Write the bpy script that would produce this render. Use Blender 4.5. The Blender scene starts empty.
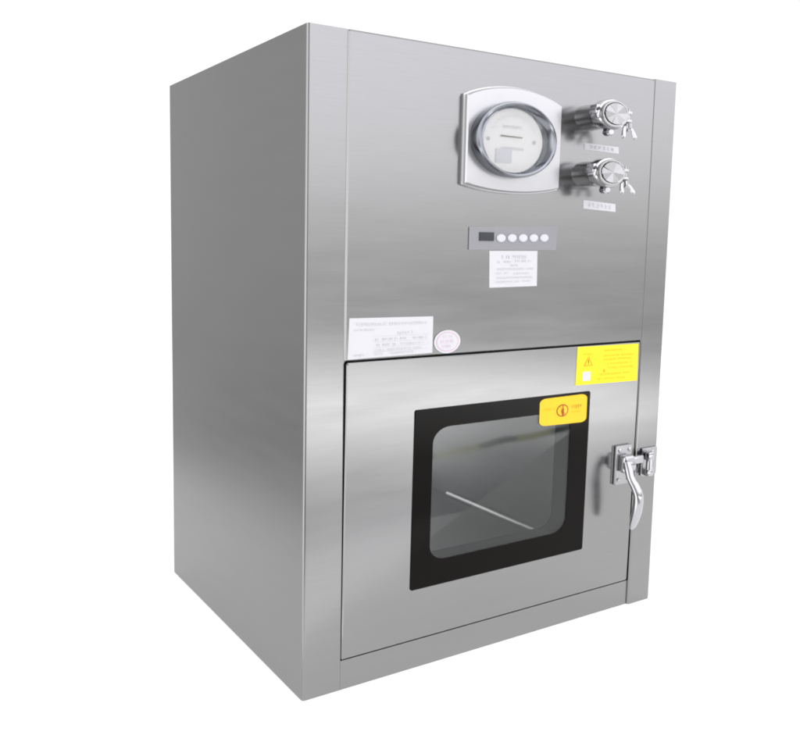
import bpy, bmesh, math, random
from mathutils import Vector, Matrix
random.seed(7)
sc = bpy.context.scene
COL = sc.collection
PI = math.pi

# ------------------------------------------------------------------ materials
def newmat(name):
    m = bpy.data.materials.new(name); m.use_nodes = True
    nt = m.node_tree
    return m, nt, nt.nodes['Principled BSDF']

def simple(name, col, rough=.5, metal=0., coat=0., var=0.03, scale=60.):
    m, nt, b = newmat(name)
    b.inputs['Roughness'].default_value = rough
    b.inputs['Metallic'].default_value = metal
    b.inputs['Coat Weight'].default_value = coat
    tc = nt.nodes.new('ShaderNodeTexCoord')
    n = nt.nodes.new('ShaderNodeTexNoise'); n.inputs['Scale'].default_value = scale; n.inputs['Detail'].default_value = 4
    nt.links.new(tc.outputs['Object'], n.inputs['Vector'])
    mx = nt.nodes.new('ShaderNodeMix'); mx.data_type = 'RGBA'
    mx.inputs[6].default_value = tuple(c * (1 - var) for c in col) + (1,)
    mx.inputs[7].default_value = tuple(min(1, c * (1 + var)) for c in col) + (1,)
    nt.links.new(n.outputs['Fac'], mx.inputs[0])
    nt.links.new(mx.outputs[2], b.inputs['Base Color'])
    return m

def steel(name, base, rough, grain=(14, 14, 900), grain_amt=.07, wave=.0005, aniso=.0, bump=.006):
    """brushed stainless sheet: fine streaks along the length of the sheet, faint smears and a sheet that is not quite flat"""
    m, nt, b = newmat(name)
    N, L = nt.nodes.new, nt.links.new
    tc = N('ShaderNodeTexCoord')
    mp = N('ShaderNodeMapping'); mp.inputs['Scale'].default_value = grain
    L(tc.outputs['Object'], mp.inputs['Vector'])
    n1 = N('ShaderNodeTexNoise'); n1.inputs['Scale'].default_value = 1.; n1.inputs['Detail'].default_value = 3
    L(mp.outputs[0], n1.inputs['Vector'])
    n2 = N('ShaderNodeTexNoise'); n2.inputs['Scale'].default_value = 3.1; n2.inputs['Detail'].default_value = 3
    L(tc.outputs['Object'], n2.inputs['Vector'])
    mp3 = N('ShaderNodeMapping'); mp3.inputs['Scale'].default_value = (5, 5, 38)
    L(tc.outputs['Object'], mp3.inputs['Vector'])
    n3 = N('ShaderNodeTexNoise'); n3.inputs['Scale'].default_value = 1.; n3.inputs['Detail'].default_value = 5
    L(mp3.outputs[0], n3.inputs['Vector'])
    # base colour
    mx = N('ShaderNodeMix'); mx.data_type = 'RGBA'
    mx.inputs[6].default_value = tuple(c * (1 - grain_amt) for c in base) + (1,)
    mx.inputs[7].default_value = tuple(c * (1 + grain_amt) for c in base) + (1,)
    av = N('ShaderNodeMath'); av.operation = 'MULTIPLY_ADD'; av.inputs[1].default_value = .6
    h = N('ShaderNodeMath'); h.operation = 'MULTIPLY'; h.inputs[1].default_value = .4
    L(n3.outputs['Fac'], h.inputs[0]); L(n1.outputs['Fac'], av.inputs[0]); L(h.outputs[0], av.inputs[2])
    L(av.outputs[0], mx.inputs[0]); L(mx.outputs[2], b.inputs['Base Color'])
    # roughness
    mr = N('ShaderNodeMapRange'); mr.inputs[1].default_value = .3; mr.inputs[2].default_value = .7
    mr.inputs[3].default_value = rough - .02; mr.inputs[4].default_value = rough + .02
    L(n3.outputs['Fac'], mr.inputs[0]); L(mr.outputs[0], b.inputs['Roughness'])
    b.inputs['Metallic'].default_value = 1.
    b.inputs['Anisotropic'].default_value = aniso
    bp = N('ShaderNodeBump'); bp.inputs['Strength'].default_value = 1.; bp.inputs['Distance'].default_value = wave
    L(n2.outputs['Fac'], bp.inputs['Height'])
    L(bp.outputs[0], b.inputs['Normal'])
    return m

M = {}
M['steel'] = steel('brushed_steel', (.302, .302, .304), .20, grain=(10, 10, 420))
M['side'] = steel('darkened_steel', (.272, .272, .272), .34, grain=(420, 10, 10), grain_amt=.03, wave=.0002, bump=.01)  # same steel as the front, darkened to hold the side's reflections down
M['liner'] = steel('chamber_steel', (.42, .42, .422), .55, grain=(10, 10, 300), grain_amt=.10, wave=.003)
M['chrome'] = simple('polished_chrome', (.50, .50, .52), .10, 1., var=.02)
M['satin'] = simple('turned_steel', (.42, .42, .43), .26, 1., var=.06, scale=300)
M['pipe'] = simple('pipe_steel', (.40, .40, .41), .22, 1., var=.06, scale=200)
def turned():
    m = simple('turned_cap', (.44, .44, .44), .26, 1., var=.10, scale=250)
    nt = m.node_tree; b = nt.nodes['Principled BSDF']; b.inputs['Anisotropic'].default_value = .85
    t = nt.nodes.new('ShaderNodeTangent'); t.direction_type = 'RADIAL'; t.axis = 'Y'
    nt.links.new(t.outputs[0], b.inputs['Tangent'])
    return m
M['turned'] = turned()
M['dark_lining'] = simple('dark_jamb_lining', (.05, .05, .052), .5)
M['needle'] = simple('needle_olive', (.16, .15, .10), .5)
M['glint_rod'] = simple('glint_rod_metal', (.96, .96, .96), .22, 1.)
M['dark'] = simple('seal_rubber', (.085, .085, .088), .6)
M['black'] = simple('black_enamel_glass', (.0065, .0055, .005), .10, 0., var=.1)
M['black'].node_tree.nodes['Principled BSDF'].inputs['Specular IOR Level'].default_value = .07
M['alu'] = simple('silver_die_cast', (.54, .54, .555), .28, .65, .12, var=.02)
M['ring'] = simple('bezel_metal', (.25, .26, .285), .18, 1., var=.05)
M['dial'] = simple('dial_white', (.74, .74, .74), .5, var=.01)
M['paper'] = simple('label_paper', (.70, .70, .73), .5, var=.015)
M['ink'] = simple('grey_print', (.47, .48, .51), .6)
M['inkl'] = simple('pale_print', (.58, .58, .62), .6)
M['inkd'] = simple('dark_print', (.06, .06, .07), .6)
M['pink'] = simple('pink_print', (.72, .48, .62), .6)
M['yellow'] = simple('yellow_vinyl', (.92, .80, .0), .45, var=.01)
M['amber'] = simple('amber_vinyl', (.95, .60, .0), .4, var=.01)
M['amberink'] = simple('brown_print', (.42, .20, .005), .6)
M['ochre'] = simple('ochre_print', (.66, .50, .0), .6)
M['orange'] = simple('orange_print', (.85, .38, .0), .6)
M['red'] = simple('red_print', (.45, .06, .01), .6)
M['keypad'] = simple('keypad_film', (.30, .30, .32), .45, .3, var=.03)
M['display'] = simple('display_window', (.035, .037, .045), .2)
M['button'] = simple('button_white', (.70, .70, .75), .4)

def thin_glass(name, refl, tint):
    m = bpy.data.materials.new(name); m.use_nodes = True
    nt = m.node_tree; nt.nodes.clear(); N, L = nt.nodes.new, nt.links.new
    out = N('ShaderNodeOutputMaterial'); mix = N('ShaderNodeMixShader')
    t = N('ShaderNodeBsdfTransparent'); t.inputs[0].default_value = tint + (1,)
    g = N('ShaderNodeBsdfGlossy'); g.inputs['Roughness'].default_value = .03
    lw = N('ShaderNodeLayerWeight')
    p5 = N('ShaderNodeMath'); p5.operation = 'POWER'; p5.inputs[1].default_value = 5
    f = N('ShaderNodeMath'); f.operation = 'MULTIPLY_ADD'; f.inputs[1].default_value = 1 - refl; f.inputs[2].default_value = refl
    L(lw.outputs['Facing'], p5.inputs[0]); L(p5.outputs[0], f.inputs[0])
    L(f.outputs[0], mix.inputs[0]); L(t.outputs[0], mix.inputs[1]); L(g.outputs[0], mix.inputs[2])
    L(mix.outputs[0], out.inputs[0])
    return m
M['glass'] = thin_glass('window_glass', .034, (.93, .94, .94))
M['cover'] = thin_glass('gauge_cover', .02, (.98, .98, .98))

# ------------------------------------------------------------------ mesh builder
class MB:
    def __init__(s): s.bm = bmesh.new(); s.mats = []
    def mi(s, m):
        if m not in s.mats: s.mats.append(m)
        return s.mats.index(m)
    def face(s, vs, m, smooth=False):
        try: f = s.bm.faces.new(vs)
        except ValueError: return None
        f.material_index = s.mi(m); f.smooth = smooth
        return f
    def v(s, p): return s.bm.verts.new(p)
    def merge(s, bm, m, smooth=False):
        i = s.mi(m); mp = {}
        for v in bm.verts: mp[v] = s.bm.verts.new(v.co)
        for f in bm.faces:
            g = s.bm.faces.new([mp[v] for v in f.verts]); g.material_index = i; g.smooth = smooth or f.smooth
        bm.free()
    def box(s, a, b, m, bev=0., seg=2):
        bm = bmesh.new(); bmesh.ops.create_cube(bm, size=1.)
        for v in bm.verts:
            v.co = Vector([(a[i] + b[i]) / 2 + v.co[i] * (b[i] - a[i]) for i in range(3)])
        if bev: bmesh.ops.bevel(bm, geom=bm.edges[:], offset=bev, segments=seg, profile=.5, affect='EDGES')
        s.merge(bm, m)
    def prism(s, prof, axis, a, b, m, bev=0.):
        """closed 2-D profile extruded along an axis ('x','y','z')"""
        def P(p, t):
            return {'z': (p[0], p[1], t), 'y': (p[0], t, p[1]), 'x': (t, p[0], p[1])}[axis]
        bm = bmesh.new()
        A = [bm.verts.new(P(p, a)) for p in prof]; B = [bm.verts.new(P(p, b)) for p in prof]
        n = len(prof)
        bm.faces.new(A); bm.faces.new(B[::-1])
        for i in range(n): bm.faces.new([A[i], A[(i + 1) % n], B[(i + 1) % n], B[i]][::-1])
        bmesh.ops.recalc_face_normals(bm, faces=bm.faces)
        if bev:
            ed = [e for e in bm.edges if e.calc_face_angle(0) > .6]
            bmesh.ops.bevel(bm, geom=ed, offset=bev, segments=2, profile=.5, affect='EDGES')
        s.merge(bm, m)
    def loops(s, rings, m, smooth=True, cap0=False, cap1=False, mats=None):
        R = [[s.v(p) for p in r] for r in rings]; n = len(R[0])
        for k in range(len(R) - 1):
            mm = mats[k] if mats else m
            for i in range(n):
                s.face([R[k][i], R[k][(i + 1) % n], R[k + 1][(i + 1) % n], R[k + 1][i]], mm, smooth)
        if cap0: s.face(R[0][::-1], m)
        if cap1: s.face(R[-1], mats[-1] if mats else m)
    def lathe(s, c, prof, m, asp=1., n=48, smooth=True, cap0=True, cap1=True):
        """profile (radius_x, y) swept round the y axis, oval by asp = rz / rx"""
        rings = [[(c[0] + r * math.cos(t), c[1] + y, c[2] + r * asp * math.sin(t)) for t in [2 * PI * i / n for i in range(n)]] for r, y in prof]
        s.loops(rings, m, smooth, cap0, cap1)
    def tube(s, pts, rad, m, n=14, flat=1.):
        pts = [Vector(p) for p in pts]
        rings = []
        up = Vector((1, 0, 0))
        for i, p in enumerate(pts):
            d = (pts[min(i + 1, len(pts) - 1)] - pts[max(i - 1, 0)]).normalized()
            a = (up - d * up.dot(d)).normalized(); b = d.cross(a)
            r = rad[i] if isinstance(rad, (list, tuple)) else rad
            rings.append([tuple(p + a * r * math.cos(2 * PI * k / n) + b * r * flat * math.sin(2 * PI * k / n)) for k in range(n)])
        s.loops(rings, m, True, True, True)
    def build(s, name, parent=None, autosmooth=True):
        bmesh.ops.recalc_face_normals(s.bm, faces=s.bm.faces)
        me = bpy.data.meshes.new(name); s.bm.to_mesh(me); s.bm.free()
        for m in s.mats: me.materials.append(M[m] if isinstance(m, str) else m)
        o = bpy.data.objects.new(name, me); COL.objects.link(o)
        if parent: o.parent = parent
        if autosmooth:
            me.shade_smooth() if hasattr(me, 'shade_smooth') else None
            me.set_sharp_from_angle(angle=math.radians(34))
            wn = o.modifiers.new('weighted_normal', 'WEIGHTED_NORMAL'); wn.keep_sharp = True; wn.weight = 100
        return o

def spline(pts, n=6):
    """Catmull-Rom through points that also carry a radius"""
    out = []
    P = [pts[0]] + list(pts) + [pts[-1]]
    for i in range(1, len(P) - 2):
        for k in range(n):
            t = k / n
            out.append([.5 * (2 * P[i][j] + (P[i + 1][j] - P[i - 1][j]) * t + (2 * P[i - 1][j] - 5 * P[i][j] + 4 * P[i + 1][j] - P[i + 2][j]) * t * t
                              + (3 * P[i][j] - P[i - 1][j] - 3 * P[i + 1][j] + P[i + 2][j]) * t ** 3) for j in range(len(P[i]))])
    out.append(list(P[-2]))
    return [p[:3] for p in out], [p[3] for p in out]

def rrect(x0, x1, z0, z1, rx, rz=None, k=8):
    rz = rz or rx
    pts = []
    for cx, cz, a in ((x1 - rx, z1 - rz, 0), (x0 + rx, z1 - rz, 90), (x0 + rx, z0 + rz, 180), (x1 - rx, z0 + rz, 270)):
        for i in range(k + 1):
            t = math.radians(a + 90 * i / k)
            pts.append((cx + rx * math.cos(t), cz + rz * math.sin(t)))
    return pts

def frame_plate(mb, outer, inner, yf, yb, m, soft=.0012):
    """plate with a hole: outer and inner outlines have the same number of points"""
    def off(l, d):
        cx = (min(p[0] for p in l) + max(p[0] for p in l)) / 2; cz = (min(p[1] for p in l) + max(p[1] for p in l)) / 2
        wx = max(p[0] for p in l) - cx; wz = max(p[1] for p in l) - cz
        return [(cx + (p[0] - cx) * (1 + d / wx), cz + (p[1] - cz) * (1 + d / wz)) for p in l]
    Y = lambda l, y: [(p[0], y, p[1]) for p in l]
    r = [Y(inner, yb), Y(inner, yf + soft), Y(off(inner, soft), yf), Y(off(outer, -soft), yf), Y(outer, yf + soft), Y(outer, yb), Y(inner, yb)]
    mb.loops(r, m, True)

# ------------------------------------------------------------------ the pass box
W, D, H = .778, .577, 1.0
root = bpy.data.objects.new('pass_box', None); COL.objects.link(root)
root['label'] = 'brushed stainless steel pass box with a black-framed window door, round gauge and two capped ports'
root['category'] = 'pass box'
PX = .0668        # left stile edge
RX = .7163        # right stile edge

def side_profile(flip):
    r = .004
    arc = [(r - r * math.cos(t), r - r * math.sin(t)) for t in [PI / 2 * i / 5 for i in range(6)]]
    return arc

# left side: one bent sheet, stile in front and panel along the side
mb = MB()
r = .0045
arc = [(r - r * math.sin(t), r - r * math.cos(t)) for t in [PI / 2 * i / 5 for i in range(6)]]
prof = [(PX - .0004, .0), ] + arc + [(0, D - .001), (.016, D - .001), (.016, .03), (PX - .0004, .03)]
mb.prism(prof, 'z', .0005, H, 'steel')
mb.bm.faces.ensure_lookup_table()
mb.mi('side')
for f in mb.bm.faces:
    f.normal_update()
    if abs(f.normal.x) > .75 and f.calc_center_median().x < .001: f.material_index = mb.mi('side')
mb.build('side_panel', root)
# right side
mb = MB()
YR = -.0044
arcR = [(W - r + r * math.sin(t), YR + r - r * math.cos(t)) for t in [PI / 2 * i / 5 for i in range(6)]]
b = .0036
arcL = [(RX + b - b * math.sin(t), YR + b - b * math.cos(t)) for t in [PI / 2 * i / 4 for i in range(5)]]
prof = arcL[::-1] + arcR + [(W, D - .001), (W - .016, D - .001), (W - .016, .03), (RX, .03)]
mb.prism(prof, 'z', .0005, H, 'steel')
mb.build('side_panel', root)
# top, back and bottom sheets
mb = MB(); mb.box((.0163, .0305, H - .016), (W - .0163, D - .002, H - .0006), 'steel', .001); mb.build('top_panel', root)
mb = MB(); frame_plate(mb, rrect(.0163, W - .0163, .0165, H - .0165, .002), rrect(.170, .578, .142, .458, .03), D - .018, D - .0025, 'side'); back = mb.build('back_panel', root)
mb = MB(); mb.prism(rrect(.1695, .5785, .1415, .4585, .031), 'y', D - .012, D - .008, 'glass'); mb.build('window_pane', back)
mb = MB(); mb.box((.0163, .0305, .001), (W - .0163, D - .002, .016), 'side', .001); mb.build('bottom_panel', root)
# bottom rail and upper front panel
mb = MB(); mb.box((PX - .0003, -.0003, .0006), (RX + .0060, .0296, .0484), 'steel', .0004); mb.build('bottom_rail', root)
mb = MB(); mb.box((PX - .0018, -.0030, .5184), (RX + .0080, .022, H - .0002), 'steel', .0027, 1); mb.build('front_panel', root)

# chamber behind the door
mb = MB()
X0, X1, Z0, Z1, YB = .15, .592, .128, .47, .545
mb.box((X0 - .008, .047, Z0 - .008), (X0, YB, Z1 + .008), 'liner', .0)
mb.box((X1, .047, Z0 - .008), (X1 + .008, YB, Z1 + .008), 'liner', .0)
mb.box((X0 + .0003, .0474, Z0 - .008), (X1 - .0003, YB, Z0), 'liner', .0)
mb.box((X0 + .0003, .0474, Z1), (X1 - .0003, YB, Z1 + .008), 'liner', .0)
RW = (.170, .578, .142, .458)                     # rear window, unseen, added to let light into the chamber
frame_plate(mb, rrect(X0 - .008, X1 + .008, Z0 - .008, Z1 + .008, .002), rrect(*RW, .03), YB + .0003, YB + .008, 'liner')
ch = mb.build('chamber', root)
# bright rod added for the highlight where chamber floor and side wall meet
mb = MB(); mb.tube([(X1 - .008, .085, Z0 + .0055), (X1 - .008, .40, Z0 + .0055)], .0056, 'glint_rod', 12); mb.build('glint_rod', ch)
# seal round the door opening (seen dark in the gap)
mb = MB()
frame_plate(mb, rrect(PX + .0002, RX - .0002, .049, .5188, .002), rrect(X0 - .004, X1 + .004, Z0 - .004, Z1 + .004, .01), .034, .0466, 'dark')
mb.build('door_seal', root)

# ------------------------------------------------------------------ door
DX0, DX1, DZ0, DZ1 = .0677, .7126, .0500, .5172
WX0, WX1, WZ0, WZ1 = .1940, .5838, .1365, .4345      # black glass
IX0, IX1, IZ0, IZ1 = .2310, .5362, .1795, .4022      # clear opening
mb = MB()
frame_plate(mb, rrect(DX0, DX1, DZ0, DZ1, .003), rrect(IX0 - .003, IX1 + .003, IZ0 - .003, IZ1 + .003, .034, .026), -.0022, .030, 'steel', .0016)
door = mb.build('door', root)
mb = MB()
frame_plate(mb, rrect(WX0, WX1, WZ0, WZ1, .004), rrect(IX0, IX1, IZ0, IZ1, .034, .026), -.0040, -.0020, 'black', .0006)
wf = mb.build('window_frame', door)
mb = MB()
frame_plate(mb, rrect(IX0 - .0028, IX1 + .0028, IZ0 - .0028, IZ1 + .0028, .034, .026), rrect(IX0 - .0006, IX1 + .0006, IZ0 - .0006, IZ1 + .0006, .034, .026), -.0014, .0330, 'dark_lining', .0005)
mb.build('window_lining', door)  # dark ring that lines and darkens the jamb of the opening
mb = MB()
pane = rrect(IX0 - .001, IX1 + .001, IZ0 - .001, IZ1 + .001, .035, .027)
mb.prism(pane, 'y', -.0034, -.0018, 'glass'); mb.build('window_pane', door)

# ------------------------------------------------------------------ labels
def bil(c, u, v):
    (x0, z0), (x1, z1), (x2, z2), (x3, z3) = c       # TL TR BR BL
    return ((1 - v) * ((1 - u) * x0 + u * x1) + v * ((1 - u) * x3 + u * x2), (1 - v) * ((1 - u) * z0 + u * z1) + v * ((1 - u) * z3 + u * z2))

def slab(mb, c, y, m, th=.0006, rad=0.):
    if rad:
        pts = [bil(c, u, v) for u, v in [(p[0], 1 - p[1]) for p in rrect(0, 1, 0, 1, rad[0], rad[1], 6)]]
    else:
        pts = list(c)
    mb.prism(pts, 'y', y - th, y, m)

def stroke(mb, c, u0, v0, u1, v1, y, m):
    ps = [bil(c, u, v) for u, v in ((u0, v0), (u1, v0), (u1, v1), (u0, v1))]
    mb.face([mb.v((p[0], y, p[1])) for p in ps], m)

def glyph_row(mb, c, u0, u1, v, h, y, m, cw, gap=.25, blank=.06):
    """one printed line of small characters, each a few strokes"""
    cw *= .8; u = u0
    while u + cw <= u1 + 1e-6:
        if random.random() > blank:
            w = cw * (1 - gap)
            for k in range(random.choice((2, 3, 3))):
                t = v + h * (k / 2.2 + random.uniform(0, .1))
                a, b_ = sorted((random.uniform(0, .45), random.uniform(.6, 1)))
                stroke(mb, c, u + a * w, t, u + b_ * w, t + h * .17, y, m)
            for k in range(random.choice((1, 2))):
                a = random.uniform(.05, .85)
                stroke(mb, c, u + a * w, v + h * random.uniform(0, .3), u + a * w + w * .16, v + h * random.uniform(.75, 1.1), y - .00002 * (k + 1), m)
        u += cw

YP = -.0030       # face of the upper panel
# nameplate
c = [(.0722, .5840), (.2272, .5820), (.2270, .5240), (.0700, .5222)]
mb = MB(); y = YP - .0001; slab(mb, c, y, 'paper'); y -= .0009
glyph_row(mb, c, .08, .93, .12, .075, y, 'inkl', .034)
glyph_row(mb, c, .06, .30, .27, .05, y, 'inkl', .024)
glyph_row(mb, c, .56, .76, .37, .07, y, 'ink', .030)
for v0, segs in ((.52, ((.30, .68), (.74, .93))), (.66, ((.30, .56), (.60, .90))), (.79, ((.30, .88),)), (.885, ((.06, .20), (.30, .42), (.48, .84)))):
    for a, b_ in segs: glyph_row(mb, c, a, b_, v0, .06, y, random.choice(('ink', 'inkl')), .026, blank=.12)
for v0 in (.47, .61, .745, .86): stroke(mb, c, .28, v0, .95, v0 + .006, y + .0001, 'inkl')
o = mb.build('nameplate', root); o['label'] = 'wide white printed nameplate above the door'
# round inspection sticker
mb = MB(); cc = (.2560, YP - .0012, .5403)
mb.lathe(cc, [(.0265, .0006), (.0265, 0)], 'paper', .0187 / .0265, 40, False)
for rr, mm in ((.0225, 'pink'), (.0205, 'paper')):
    mb.lathe((cc[0], cc[1] - (.0002 if mm == 'pink' else .0004), cc[2]), [(rr, .0001), (rr, 0)], mm, .705, 40, False)
cs = [(cc[0] - .016, cc[2] + .0115), (cc[0] + .016, cc[2] + .0115), (cc[0] + .016, cc[2] - .0115), (cc[0] - .016, cc[2] - .0115)]
glyph_row(mb, cs, .2, .8, .05, .14, cc[1] - .0007, 'pink', .15)
glyph_row(mb, cs, .05, .95, .36, .2, cc[1] - .0007, 'pink', .18, blank=0)
glyph_row(mb, cs, .15, .85, .72, .16, cc[1] - .0007, 'pink', .15)
o = mb.build('inspection_sticker', root); o['label'] = 'small round white sticker with pink print'
# instruction paper under the keypad
c = [(.3382, .6856), (.4440, .6862), (.4455, .6266), (.3403, .6253)]
mb = MB(); y = YP - .0001; slab(mb, c, y, 'paper', .0004); y -= .0008
glyph_row(mb, c, .24, .80, .12, .08, y, 'ink', .056)
for v0, a, b_ in ((.27, .15, .48), (.25, .52, .92), (.37, .42, .62), (.47, .15, .93), (.58, .12, .42), (.60, .5, .86), (.71, .14, .92), (.82, .12, .88)):
    glyph_row(mb, c, a, b_, v0, .055, y, 'inkl' if v0 > .4 else 'ink', .042, blank=.1)
o = mb.build('instruction_label', root); o['label'] = 'square white printed instruction paper'
# port labels
for c, n in (([(.5440, .8735), (.6300, .8720), (.6312, .8605), (.5452, .8625)], 5), ([(.5475, .7756), (.6290, .7712), (.6300, .7572), (.5485, .7610)], 5)):
    mb = MB(); y = YP - .0001; slab(mb, c, y, 'paper', .0004)
    glyph_row(mb, c, .14, .92, .24, .44, y - .0008, 'ink', .155, blank=.05)
    mb.build('port_label', root)
# yellow notice over the door corner (its left edge lifts a little)
c = [(.5462, .5166), (.7052, .5150), (.7072, .4446), (.5452, .4474)]
yd = -.0022
mb = MB(); slab(mb, c, yd - .0001, 'yellow', .0006); y = yd - .0010
for v0, a, b_ in ((.10, .42, .80), (.24, .42, .94), (.34, .42, .94), (.46, .42, .90), (.57, .50, .94), (.73, .34, .92), (.85, .34, .80)):
    glyph_row(mb, c, a, b_, v0, .055, y, 'ochre', .030, blank=.1)
def tri(mb, c, cu, cv, ru, rv, y, m):
    ps = [bil(c, cu, cv - rv), bil(c, cu + ru, cv + rv * .8), bil(c, cu - ru, cv + rv * .8)]
    mb.face([mb.v((p[0], y, p[1])) for p in ps], m)
tri(mb, c, .18, .40, .075, .14, y, 'orange'); tri(mb, c, .18, .41, .050, .10, y - .0002, 'yellow')
stroke(mb, c, .173, .35, .187, .44, y - .0004, 'red'); stroke(mb, c, .173, .455, .187, .475, y - .0004, 'red')
glyph_row(mb, c, .07, .30, .17, .06, y, 'ochre', .036)
tri(mb, c, .44, .66, .022, .05, y, 'orange')
stroke(mb, c, .10, .66, .225, .90, y, 'paper')
o = mb.build('notice_sticker', door); o['label'] = 'large lemon-yellow notice sticker at the door corner'
# amber warning sticker on the glass
c = [(.4593, .4296), (.5745, .4306), (.5752, .3788), (.4600, .3815)]
yg = -.0040
mb = MB(); slab(mb, c, yg - .0001, 'amber', .0007, (.13, .16)); y = yg - .0011
ci, cr = bil(c, .47, .50), (.0135, .0105)
def disc(mb, ctr, rx, rz, y, m, n=32):
    mb.face([mb.v((ctr[0] + rx * math.cos(2 * PI * i / n), y, ctr[1] + rz * math.sin(2 * PI * i / n))) for i in range(n)], m)
disc(mb, ci, .0145, .0112, y, 'red'); disc(mb, ci, .0120, .0092, y - .0002, 'amber')
# pointing hand pictogram
stroke(mb, c, .455, .44, .500, .66, y - .0004, 'red'); stroke(mb, c, .468, .30, .488, .46, y - .0005, 'red')
stroke(mb, c, .440, .47, .456, .58, y - .0005, 'red'); stroke(mb, c, .462, .66, .494, .70, y - .0005, 'red')
for k in range(8):
    a = bil(c, .40 + .018 * k, .30 + .05 * k); b_ = bil(c, .40 + .018 * (k + 1), .30 + .05 * (k + 1))
    mb.face([mb.v(p) for p in ((a[0], y - .0006, a[1] + .0008), (b_[0], y - .0006, b_[1] + .0008), (b_[0], y - .0006, b_[1] - .0008), (a[0], y - .0006, a[1] - .0008))], 'amberink')
glyph_row(mb, c, .66, .92, .34, .12, y, 'amberink', .056, blank=0)
glyph_row(mb, c, .08, .32, .36, .09, y, 'ochre', .05)
glyph_row(mb, c, .66, .90, .56, .07, y, 'ochre', .045)
o = mb.build('warning_sticker', door); o['label'] = 'rounded amber warning sticker with a red circle on the window'

# ------------------------------------------------------------------ keypad
mb = MB()
c = [(.2940, .7236), (.4880, .7290), (.4857, .6880), (.2940, .6873)]
slab(mb, c, YP - .0001, 'keypad', .0014); kp = mb.build('control_panel', root)
mb = MB(); mb.box((.3147, YP - .0030, .7018), (.3452, YP - .0016, .7157), 'display', .0005)
o = mb.build('display', kp)
for i in range(5):
    mb = MB(); cx = .3606 + .0240 * i
    mb.lathe((cx, YP - .0016, .7068 + .0004 * i), [(.0094, 0), (.0094, -.0012), (.0080, -.0022), (.004, -.0025)], 'button', .70, 28)
    mb.build('button', kp)

# ------------------------------------------------------------------ gauge
def gauge_outline(g=0.):
    pts = []
    xl, xr = .2737 - g, .4785 + g
    zt, zb = .9290 + g, .7905 - g
    n = 16
    for i in range(n + 1):                       # top, bulging, right to left
        t = i / n; s = 4 * t * (1 - t); pts.append((xr + (xl - xr) * t, zt + .0195 * s ** .9))
    for i in range(1, n): t = i / n; pts.append((xl + .0 * t, zt + (zb - zt) * t))
    for i in range(n + 1):
        t = i / n; s = 4 * t * (1 - t); pts.append((xl + (xr - xl) * t, zb - .0105 * s ** .9))
    for i in range(1, n): t = i / n; pts.append((xr, zb + (zt - zb) * t))
    return pts
GC = (.3645, .863)
mb = MB()
def Yl(l, y): return [(p[0], y, p[1]) for p in l]
G = gauge_outline()
sh = lambda l, k: [((p[0] - .376) * k + .376, (p[1] - .861) * k + .861) for p in l]
mb.loops([Yl(sh(G, 1.01), YP), Yl(sh(G, 1.01), YP - .004), Yl(sh(G, .985), YP - .005), Yl(sh(G, .985), -.0125), Yl(sh(G, .965), -.0155), Yl(sh(G, .5), -.0165)], 'alu', True, True, True)
gauge = mb.build('pressure_gauge', root)
def oval_rings(prof, n=64):
    return [[(cx + rx * math.cos(t), y, cz + rz * math.sin(t)) for t in [2 * PI * i / n for i in range(n)]] for cx, cz, rx, rz, y in prof]
mb = MB()
cx, cz, ex, ez = .3665, .8630, .3660, .8625
mb.loops(oval_rings([(cx, cz, .0860, .0600, -.0150), (cx, cz, .0860, .0600, -.0285), (cx, cz, .0845, .0588, -.0318), (cx, cz, .0810, .0565, -.0330), (cx, cz, .0770, .0545, -.0318),
                     (cx, cz, .0730, .0530, -.0260), (ex, ez, .0690, .0520, -.0235), (ex, ez, .0655, .0512, -.0240), (ex, ez, .0630, .0505, -.0215)]), 'ring')
bez = mb.build('bezel', gauge)
mb = MB(); mb.loops(oval_rings([(ex, ez, .0640, .0510, -.0170), (ex, ez, .0640, .0510, -.0210)]), 'dial', False, True, True)
dx, dz, dy = ex, ez, -.0213
c = [(dx - .06, dz + .05), (dx + .06, dz + .05), (dx + .06, dz - .05), (dx - .06, dz - .05)]
for k in range(41):                              # scale ticks along an arc
    t = math.radians(205 - k * (230 / 40)); l = .012 if k % 10 == 0 else (.009 if k % 5 == 0 else .006)
    r0 = .0525
    p = [(dx + rr * math.cos(t + s), dy - .0002, dz + rr * .8 * math.sin(t + s)) for rr, s in ((r0, -.006), (r0, .006), (r0 - l, .006), (r0 - l, -.006))]
    if t > math.radians(25) and t < math.radians(155): mb.face([mb.v(q) for q in p], 'inkl')
glyph_row(mb, c, .30, .66, .26, .05, dy - .0002, 'inkl', .036)
glyph_row(mb, c, .28, .70, .60, .05, dy - .0002, 'inkl', .036)
stroke(mb, c, .19, .645, .475, .86, dy - .0003, 'inkl')
for u, v in ((.06, .50), (.87, .50)):
    disc(mb, bil(c, u, v), .0034, .0029, dy - .0004, 'ink')
dial = mb.build('dial', bez)
mb = MB()
mb.prism([(dx - .029, dz + .0062), (dx - .027, dz + .0072), (dx + .018, dz + .0062), (dx + .018, dz + .0052), (dx - .027, dz + .0053)], 'y', dy - .0012, dy - .0006, 'needle'); mb.build('needle', dial)
mb = MB(); mb.loops(oval_rings([(ex, ez, .0700, .0520, -.0252), (ex, ez, .0700, .0520, -.0258)]), 'cover', False, True, True); mb.build('cover', bez)

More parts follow.
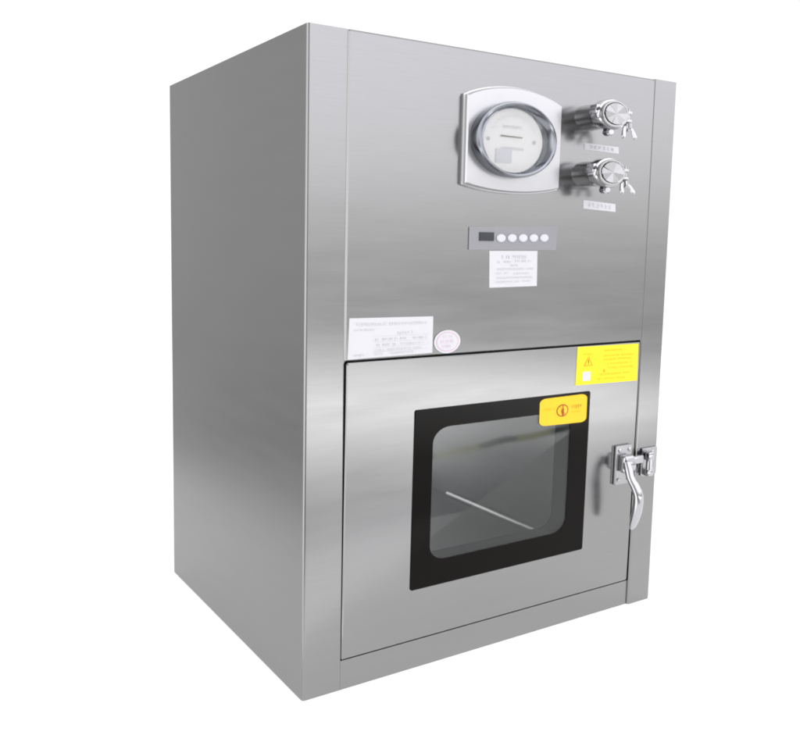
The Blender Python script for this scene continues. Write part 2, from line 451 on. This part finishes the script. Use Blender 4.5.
# ------------------------------------------------------------------ two capped sanitary ports with clamps
PUSH = .011
def port(cx, cz, tilt, lab):
    a = .66
    mb = MB()
    # stub pipe out of a small wall flange, ferrule at its end
    mb.lathe((cx, 0, cz), [(.0335, YP - .0105), (.0330, -.018), (.0315, -.043), (.033, -.050), (.033, -.056)], 'pipe', a, 44, True)
    p = mb.build('sampling_port', root); p['label'] = lab; p.location.y = PUSH
    mb = MB()
    # clamp ring: grooved band
    mb.lathe((cx, 0, cz), [(.0270, -.0490), (.0350, -.0505), (.0380, -.0540), (.0380, -.0650), (.0360, -.0690), (.0320, -.0702)], 'chrome', a, 44, True, False, False)
    # hinge lugs, upper left
    for k, (ax, az) in enumerate(((-.0325, .0085), (-.0345, .002))):
        mb.box((cx + ax - .006, -.0685, cz + az - .004), (cx + ax + .004, -.0525, cz + az + .005), 'chrome', .0018)
    mb.lathe((cx - .0365, -.0600, cz + .0062), [(.0032, -.0105), (.0032, -.0118)], 'inkd', .8, 14, False)
    # ears on the right that the bolt passes through
    mb.box((cx + .031, -.0680, cz + .0030), (cx + .049, -.0540, cz + .0085), 'chrome', .0018)
    mb.box((cx + .031, -.0680, cz - .0100), (cx + .049, -.0540, cz - .0050), 'chrome', .0018)
    # small foot of the ring below
    mb.lathe((cx + .002, -.058, cz - .0285), [(.0075, .006), (.009, .004), (.009, -.004), (.006, -.007)], 'chrome', .7, 20)
    cl = mb.build('clamp', p)
    # polished end cap: dished with a turned centre
    mb = MB()
    mb.lathe((cx, 0, cz), [(.0320, -.0600), (.0328, -.0738), (.0312, -.0752), (.0285, -.0752), (.0270, -.0742), (.0140, -.0728), (.0040, -.0734)], 'turned', a, 48, True)
    rnd = random.Random(int(cz * 1000) + 5)
    n = 9
    for i in range(n):                            # tilted wedges shaped to give the turned face its pie-shaped glints
        t0, t1 = 2 * PI * i / n + tilt, 2 * PI * (i + 1) / n + tilt
        k0, k1 = rnd.uniform(-.0011, .0011), rnd.uniform(-.0011, .0011)
        mb.face([mb.v((cx + rr * math.cos(t), -.0762 + k, cz + rr * a * math.sin(t))) for rr, t, k in ((0., t0, 0.), (.0262, t0, k0), (.0262, (t0 + t1) / 2, (k0 + k1) / 2), (.0262, t1, k1))], 'satin')
    mb.build('end_cap', p)
    # bolt and wing nut
    mb = MB()
    bx, by = cx + .045, -.061
    th = tilt
    dz_ = Vector((math.sin(th) * .5, 0, -math.cos(th)))
    top, bot = Vector((bx, by, cz + .013)), Vector((bx, by, cz - .012)) + dz_ * .012
    mb.tube([top, (top + bot) / 2, bot], .0030, 'chrome', 10)
    mb.build('clamp_bolt', p)
    mb = MB()
    s0 = Vector((bx, by, cz - .011))
    mb.tube([s0, s0 + dz_ * .008, s0 + dz_ * .010], [.0075, .0070, .004], 'chrome', 14)
    for sgn in (-1, 1):
        base = s0 + dz_ * .005 + Vector((sgn * .005, 0, 0))
        pts = [tuple(base) + (.0042,), tuple(base + dz_ * .008 + Vector((sgn * .006, -.002, 0))) + (.0042,), tuple(base + dz_ * .018 + Vector((sgn * .009, -.004, 0))) + (.0050,), tuple(base + dz_ * .0215 + Vector((sgn * .009, -.004, 0))) + (.0025,)]
        P, R = spline(pts, 5); mb.tube(P, R, 'chrome', 12, .6)
    mb.build('wing_nut', p)
port(.5515, .9160, .15, 'upper capped steel port with clamp and wing nut')
port(.5497, .8194, .55, 'lower capped steel port with tilted wing nut')

# the door hangs very slightly proud at its top
DA = math.radians(.5)
door.rotation_euler = (DA, 0, 0); door.location = Vector((0, 0, DZ0)) - Matrix.Rotation(DA, 3, 'X') @ Vector((0, 0, DZ0))

# ------------------------------------------------------------------ latch
mb = MB()
mb.box((.6558, -.0090, .2490), (.6985, yd - .0002, .3245), 'satin', .0022)
for z in (.2590, .3150):
    for x in (.6640, .6905): mb.lathe((x, 0, z), [(.0048, -.0088), (.0048, -.0100), (.003, -.0112)], 'chrome', .8, 16)
latch = mb.build('latch', door)
mb = MB()                                         # raised housing and pivot
mb.box((.6610, -.0260, .2740), (.6890, -.0085, .3080), 'chrome', .006, 3)
mb.lathe((.6690, 0, .2900), [(.0130, -.025), (.0130, -.0330), (.010, -.0360), (.004, -.0372)], 'chrome', .8, 24)
mb.box((.6860, -.0210, .2880), (.7180, -.0130, .3030), 'chrome', .0025)
mb.build('latch_housing', latch)
mb = MB()
pts = [(.6600, -.030, .2985, .0075), (.6590, -.036, .2860, .0090), (.6585, -.042, .2715, .0085), (.6645, -.049, .2550, .0095), (.6690, -.053, .2370, .0105), (.6695, -.051, .2080, .0105), (.6670, -.047, .1850, .0085), (.6655, -.044, .1745, .0040)]
P, R = spline(pts, 6); mb.tube(P, R, 'chrome', 16, .75); mb.build('lever', latch)
mb = MB()
mb.box((.7310, -.0085, .2560), (.7740, YR - .0002, .3110), 'satin', .002)
mb.box((.7300, -.0260, .2890), (.7460, -.0080, .3070), 'chrome', .004)
mb.box((.7300, -.0260, .2590), (.7460, -.0080, .2730), 'chrome', .004)
mb.tube([(.7370, -.0200, .262), (.7370, -.0200, .303)], .0060, 'chrome', 14)
for z in (.2655, .3010): mb.lathe((.7600, 0, z), [(.0052, -.008), (.0052, -.0095), (.003, -.0105)], 'chrome', .8, 16)
mb.build('latch_keeper', root)

# ------------------------------------------------------------------ surface: white acrylic sheet lit by an added lamp beneath
m = bpy.data.materials.new('white_acrylic'); m.use_nodes = True
nt = m.node_tree; nt.nodes.clear(); N, L = nt.nodes.new, nt.links.new
out = N('ShaderNodeOutputMaterial'); mix = N('ShaderNodeMixShader'); mix.inputs[0].default_value = .5
tr = N('ShaderNodeBsdfTranslucent'); tr.inputs[0].default_value = (.92, .92, .92, 1)
df = N('ShaderNodeBsdfDiffuse'); df.inputs[0].default_value = (.90, .90, .90, 1)
L(tr.outputs[0], mix.inputs[1]); L(df.outputs[0], mix.inputs[2]); L(mix.outputs[0], out.inputs[0])
mb = MB(); mb.mats = [m]
FX0, FX1, FY0, FY1 = -.6, 4.5, -1.15, 5.0
vs = [mb.v(p) for p in ((-.52, .155, 0), (1.7, -1.10, 0), (FX1, -1.10, 0), (FX1, FY1, 0), (.10, FY1, 0))]
f = mb.bm.faces.new(vs); f.material_index = 0
fl = mb.build('floor', None, False); fl['kind'] = 'structure'

def area(name, loc, target, sx, sy, watts, col=(1, 1, 1)):
    l = bpy.data.lights.new(name, 'AREA'); l.shape = 'RECTANGLE'; l.size = sx; l.size_y = sy; l.energy = watts; l.color = col
    o = bpy.data.objects.new(name, l); COL.objects.link(o); o.location = loc
    d = Vector(target) - Vector(loc); o.rotation_euler = d.to_track_quat('-Z', 'Y').to_euler()
    return o
# fill lamp added under the sheet to wash out the contact shadow
FLOOR_W = 94
area('under_sheet_fill', ((FX0 + FX1) / 2, (FY0 + FY1) / 2, -.25), ((FX0 + FX1) / 2, (FY0 + FY1) / 2, 0), FX1 - FX0, FY1 - FY0, FLOOR_W)
# key light added high on the right front, for soft shadows
KEY_W = 14
area('added_key_light', (1.9, -1.6, 3.2), (.45, 0, .7), 2.4, 2.4, KEY_W)

# ------------------------------------------------------------------ world: white backdrop behind, made-up surroundings shaped for the reflections elsewhere
w = bpy.data.worlds.new('World'); sc.world = w; w.use_nodes = True
nt = w.node_tree; N, L = nt.nodes.new, nt.links.new
bg = nt.nodes['Background']; bg.inputs['Strength'].default_value = 1.
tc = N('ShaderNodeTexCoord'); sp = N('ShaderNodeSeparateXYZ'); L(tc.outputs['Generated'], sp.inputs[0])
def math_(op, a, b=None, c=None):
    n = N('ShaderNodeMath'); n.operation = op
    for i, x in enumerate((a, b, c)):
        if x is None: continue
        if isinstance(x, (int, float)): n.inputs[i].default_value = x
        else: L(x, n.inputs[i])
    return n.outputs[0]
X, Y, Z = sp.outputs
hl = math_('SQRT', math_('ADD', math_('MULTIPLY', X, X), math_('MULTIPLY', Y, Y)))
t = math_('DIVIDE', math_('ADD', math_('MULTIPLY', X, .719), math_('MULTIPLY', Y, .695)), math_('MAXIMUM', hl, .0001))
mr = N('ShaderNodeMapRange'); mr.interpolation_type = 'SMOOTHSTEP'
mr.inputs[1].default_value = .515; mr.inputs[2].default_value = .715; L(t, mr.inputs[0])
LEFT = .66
# brightness bands by elevation, shaped for the reflections in the front steel
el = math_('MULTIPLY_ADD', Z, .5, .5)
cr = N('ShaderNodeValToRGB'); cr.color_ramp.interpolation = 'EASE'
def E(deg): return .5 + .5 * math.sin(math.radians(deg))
REFL_BANDS = [(-90, .30, 0), (-32, .36, .1), (-24, .50, .4), (-18, .82, .5), (-15, 1.35, .3), (-12.8, 2.9, .1), (-10.6, 4.5, 0), (-8.8, 1.5, 0), (-7.6, .52, -.3), (-3, .80, -.3), (1, 1.25, .0), (5, 1.85, .2), (9, 2.0, .5), (14, 2.05, .8), (30, 1.8, .6), (90, 1.1, 0)]
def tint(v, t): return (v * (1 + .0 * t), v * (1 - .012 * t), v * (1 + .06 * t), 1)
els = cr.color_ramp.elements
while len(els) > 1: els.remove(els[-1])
els[0].position = E(REFL_BANDS[0][0]); els[0].color = tint(*REFL_BANDS[0][1:])
for d, v, tn in REFL_BANDS[1:]:
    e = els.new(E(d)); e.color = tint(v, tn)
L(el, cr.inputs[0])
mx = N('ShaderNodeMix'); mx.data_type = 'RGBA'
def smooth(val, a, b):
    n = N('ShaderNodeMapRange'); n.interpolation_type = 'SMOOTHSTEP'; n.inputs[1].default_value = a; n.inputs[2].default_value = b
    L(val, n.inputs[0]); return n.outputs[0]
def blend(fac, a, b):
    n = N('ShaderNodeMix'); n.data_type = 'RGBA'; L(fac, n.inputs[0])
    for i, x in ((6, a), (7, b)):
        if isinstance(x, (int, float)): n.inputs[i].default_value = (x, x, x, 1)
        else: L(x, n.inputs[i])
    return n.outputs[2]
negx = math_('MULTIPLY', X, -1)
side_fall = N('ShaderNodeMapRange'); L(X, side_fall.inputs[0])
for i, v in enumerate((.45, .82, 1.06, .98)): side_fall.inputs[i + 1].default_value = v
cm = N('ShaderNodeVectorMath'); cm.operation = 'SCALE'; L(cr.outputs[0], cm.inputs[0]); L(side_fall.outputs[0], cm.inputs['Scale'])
refl_env = blend(smooth(negx, -.1, .25), cm.outputs[0], blend(smooth(Z, -.34, -.02), .30, LEFT))          # flat grey added at left, to dim the side panel's reflection
refl_env = blend(smooth(negx, .68, .86), refl_env, 2.2)                     # bright patch added far left, to brighten left-facing edges
band = math_('ADD', math_('ADD', math_('MULTIPLY', X, -.0474), math_('MULTIPLY', Y, -.3542)), math_('MULTIPLY', Z, .9340))  # dark and olive strip added for the streak reflected in the window glass
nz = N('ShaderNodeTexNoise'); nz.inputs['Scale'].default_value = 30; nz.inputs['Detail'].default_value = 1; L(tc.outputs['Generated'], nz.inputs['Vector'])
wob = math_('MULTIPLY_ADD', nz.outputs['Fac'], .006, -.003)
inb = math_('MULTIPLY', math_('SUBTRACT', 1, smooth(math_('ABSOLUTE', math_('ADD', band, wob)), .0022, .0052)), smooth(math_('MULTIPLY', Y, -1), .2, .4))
strip_col = N('ShaderNodeMix'); strip_col.data_type = 'RGBA'; L(smooth(nz.outputs['Fac'], .48, .58), strip_col.inputs[0])
strip_col.inputs[6].default_value = (.05, .05, .05, 1); strip_col.inputs[7].default_value = (1.15, 1.12, .42, 1)
refl_env = blend(inb, refl_env, strip_col.outputs[2])
L(mr.outputs[0], mx.inputs[0]); L(refl_env, mx.inputs[6]); mx.inputs[7].default_value = (1.10, 1.10, 1.10, 1)
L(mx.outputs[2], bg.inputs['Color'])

# ------------------------------------------------------------------ camera
cd = bpy.data.cameras.new('camera'); cam = bpy.data.objects.new('camera', cd); COL.objects.link(cam)
R = Matrix(((.85985879, .04495857, -.50854852), (-.51036589, .10110076, -.85399373), (.01302031, .99385983, .1098777)))
cam.matrix_world = Matrix.Translation((-.5688, -1.0613, .6953)) @ R.to_4x4()
cd.sensor_fit = 'HORIZONTAL'; cd.sensor_width = 36; cd.lens = 835.5896 / 800 * 36
cd.shift_x = 57.2828 / 800; cd.shift_y = -32.1709 / 800
cd.clip_start = .01; cd.clip_end = 200
sc.camera = cam
sc.view_settings.view_transform = 'Standard'; sc.view_settings.look = 'None'; sc.view_settings.gamma = 1; sc.view_settings.exposure = 0
sc.view_settings.use_curve_mapping = False
sc.render.engine = 'CYCLES'
sc.cycles.use_denoising = True
sc.cycles.filter_width = 1.9
sc.cycles.max_bounces = 12; sc.cycles.transparent_max_bounces = 16
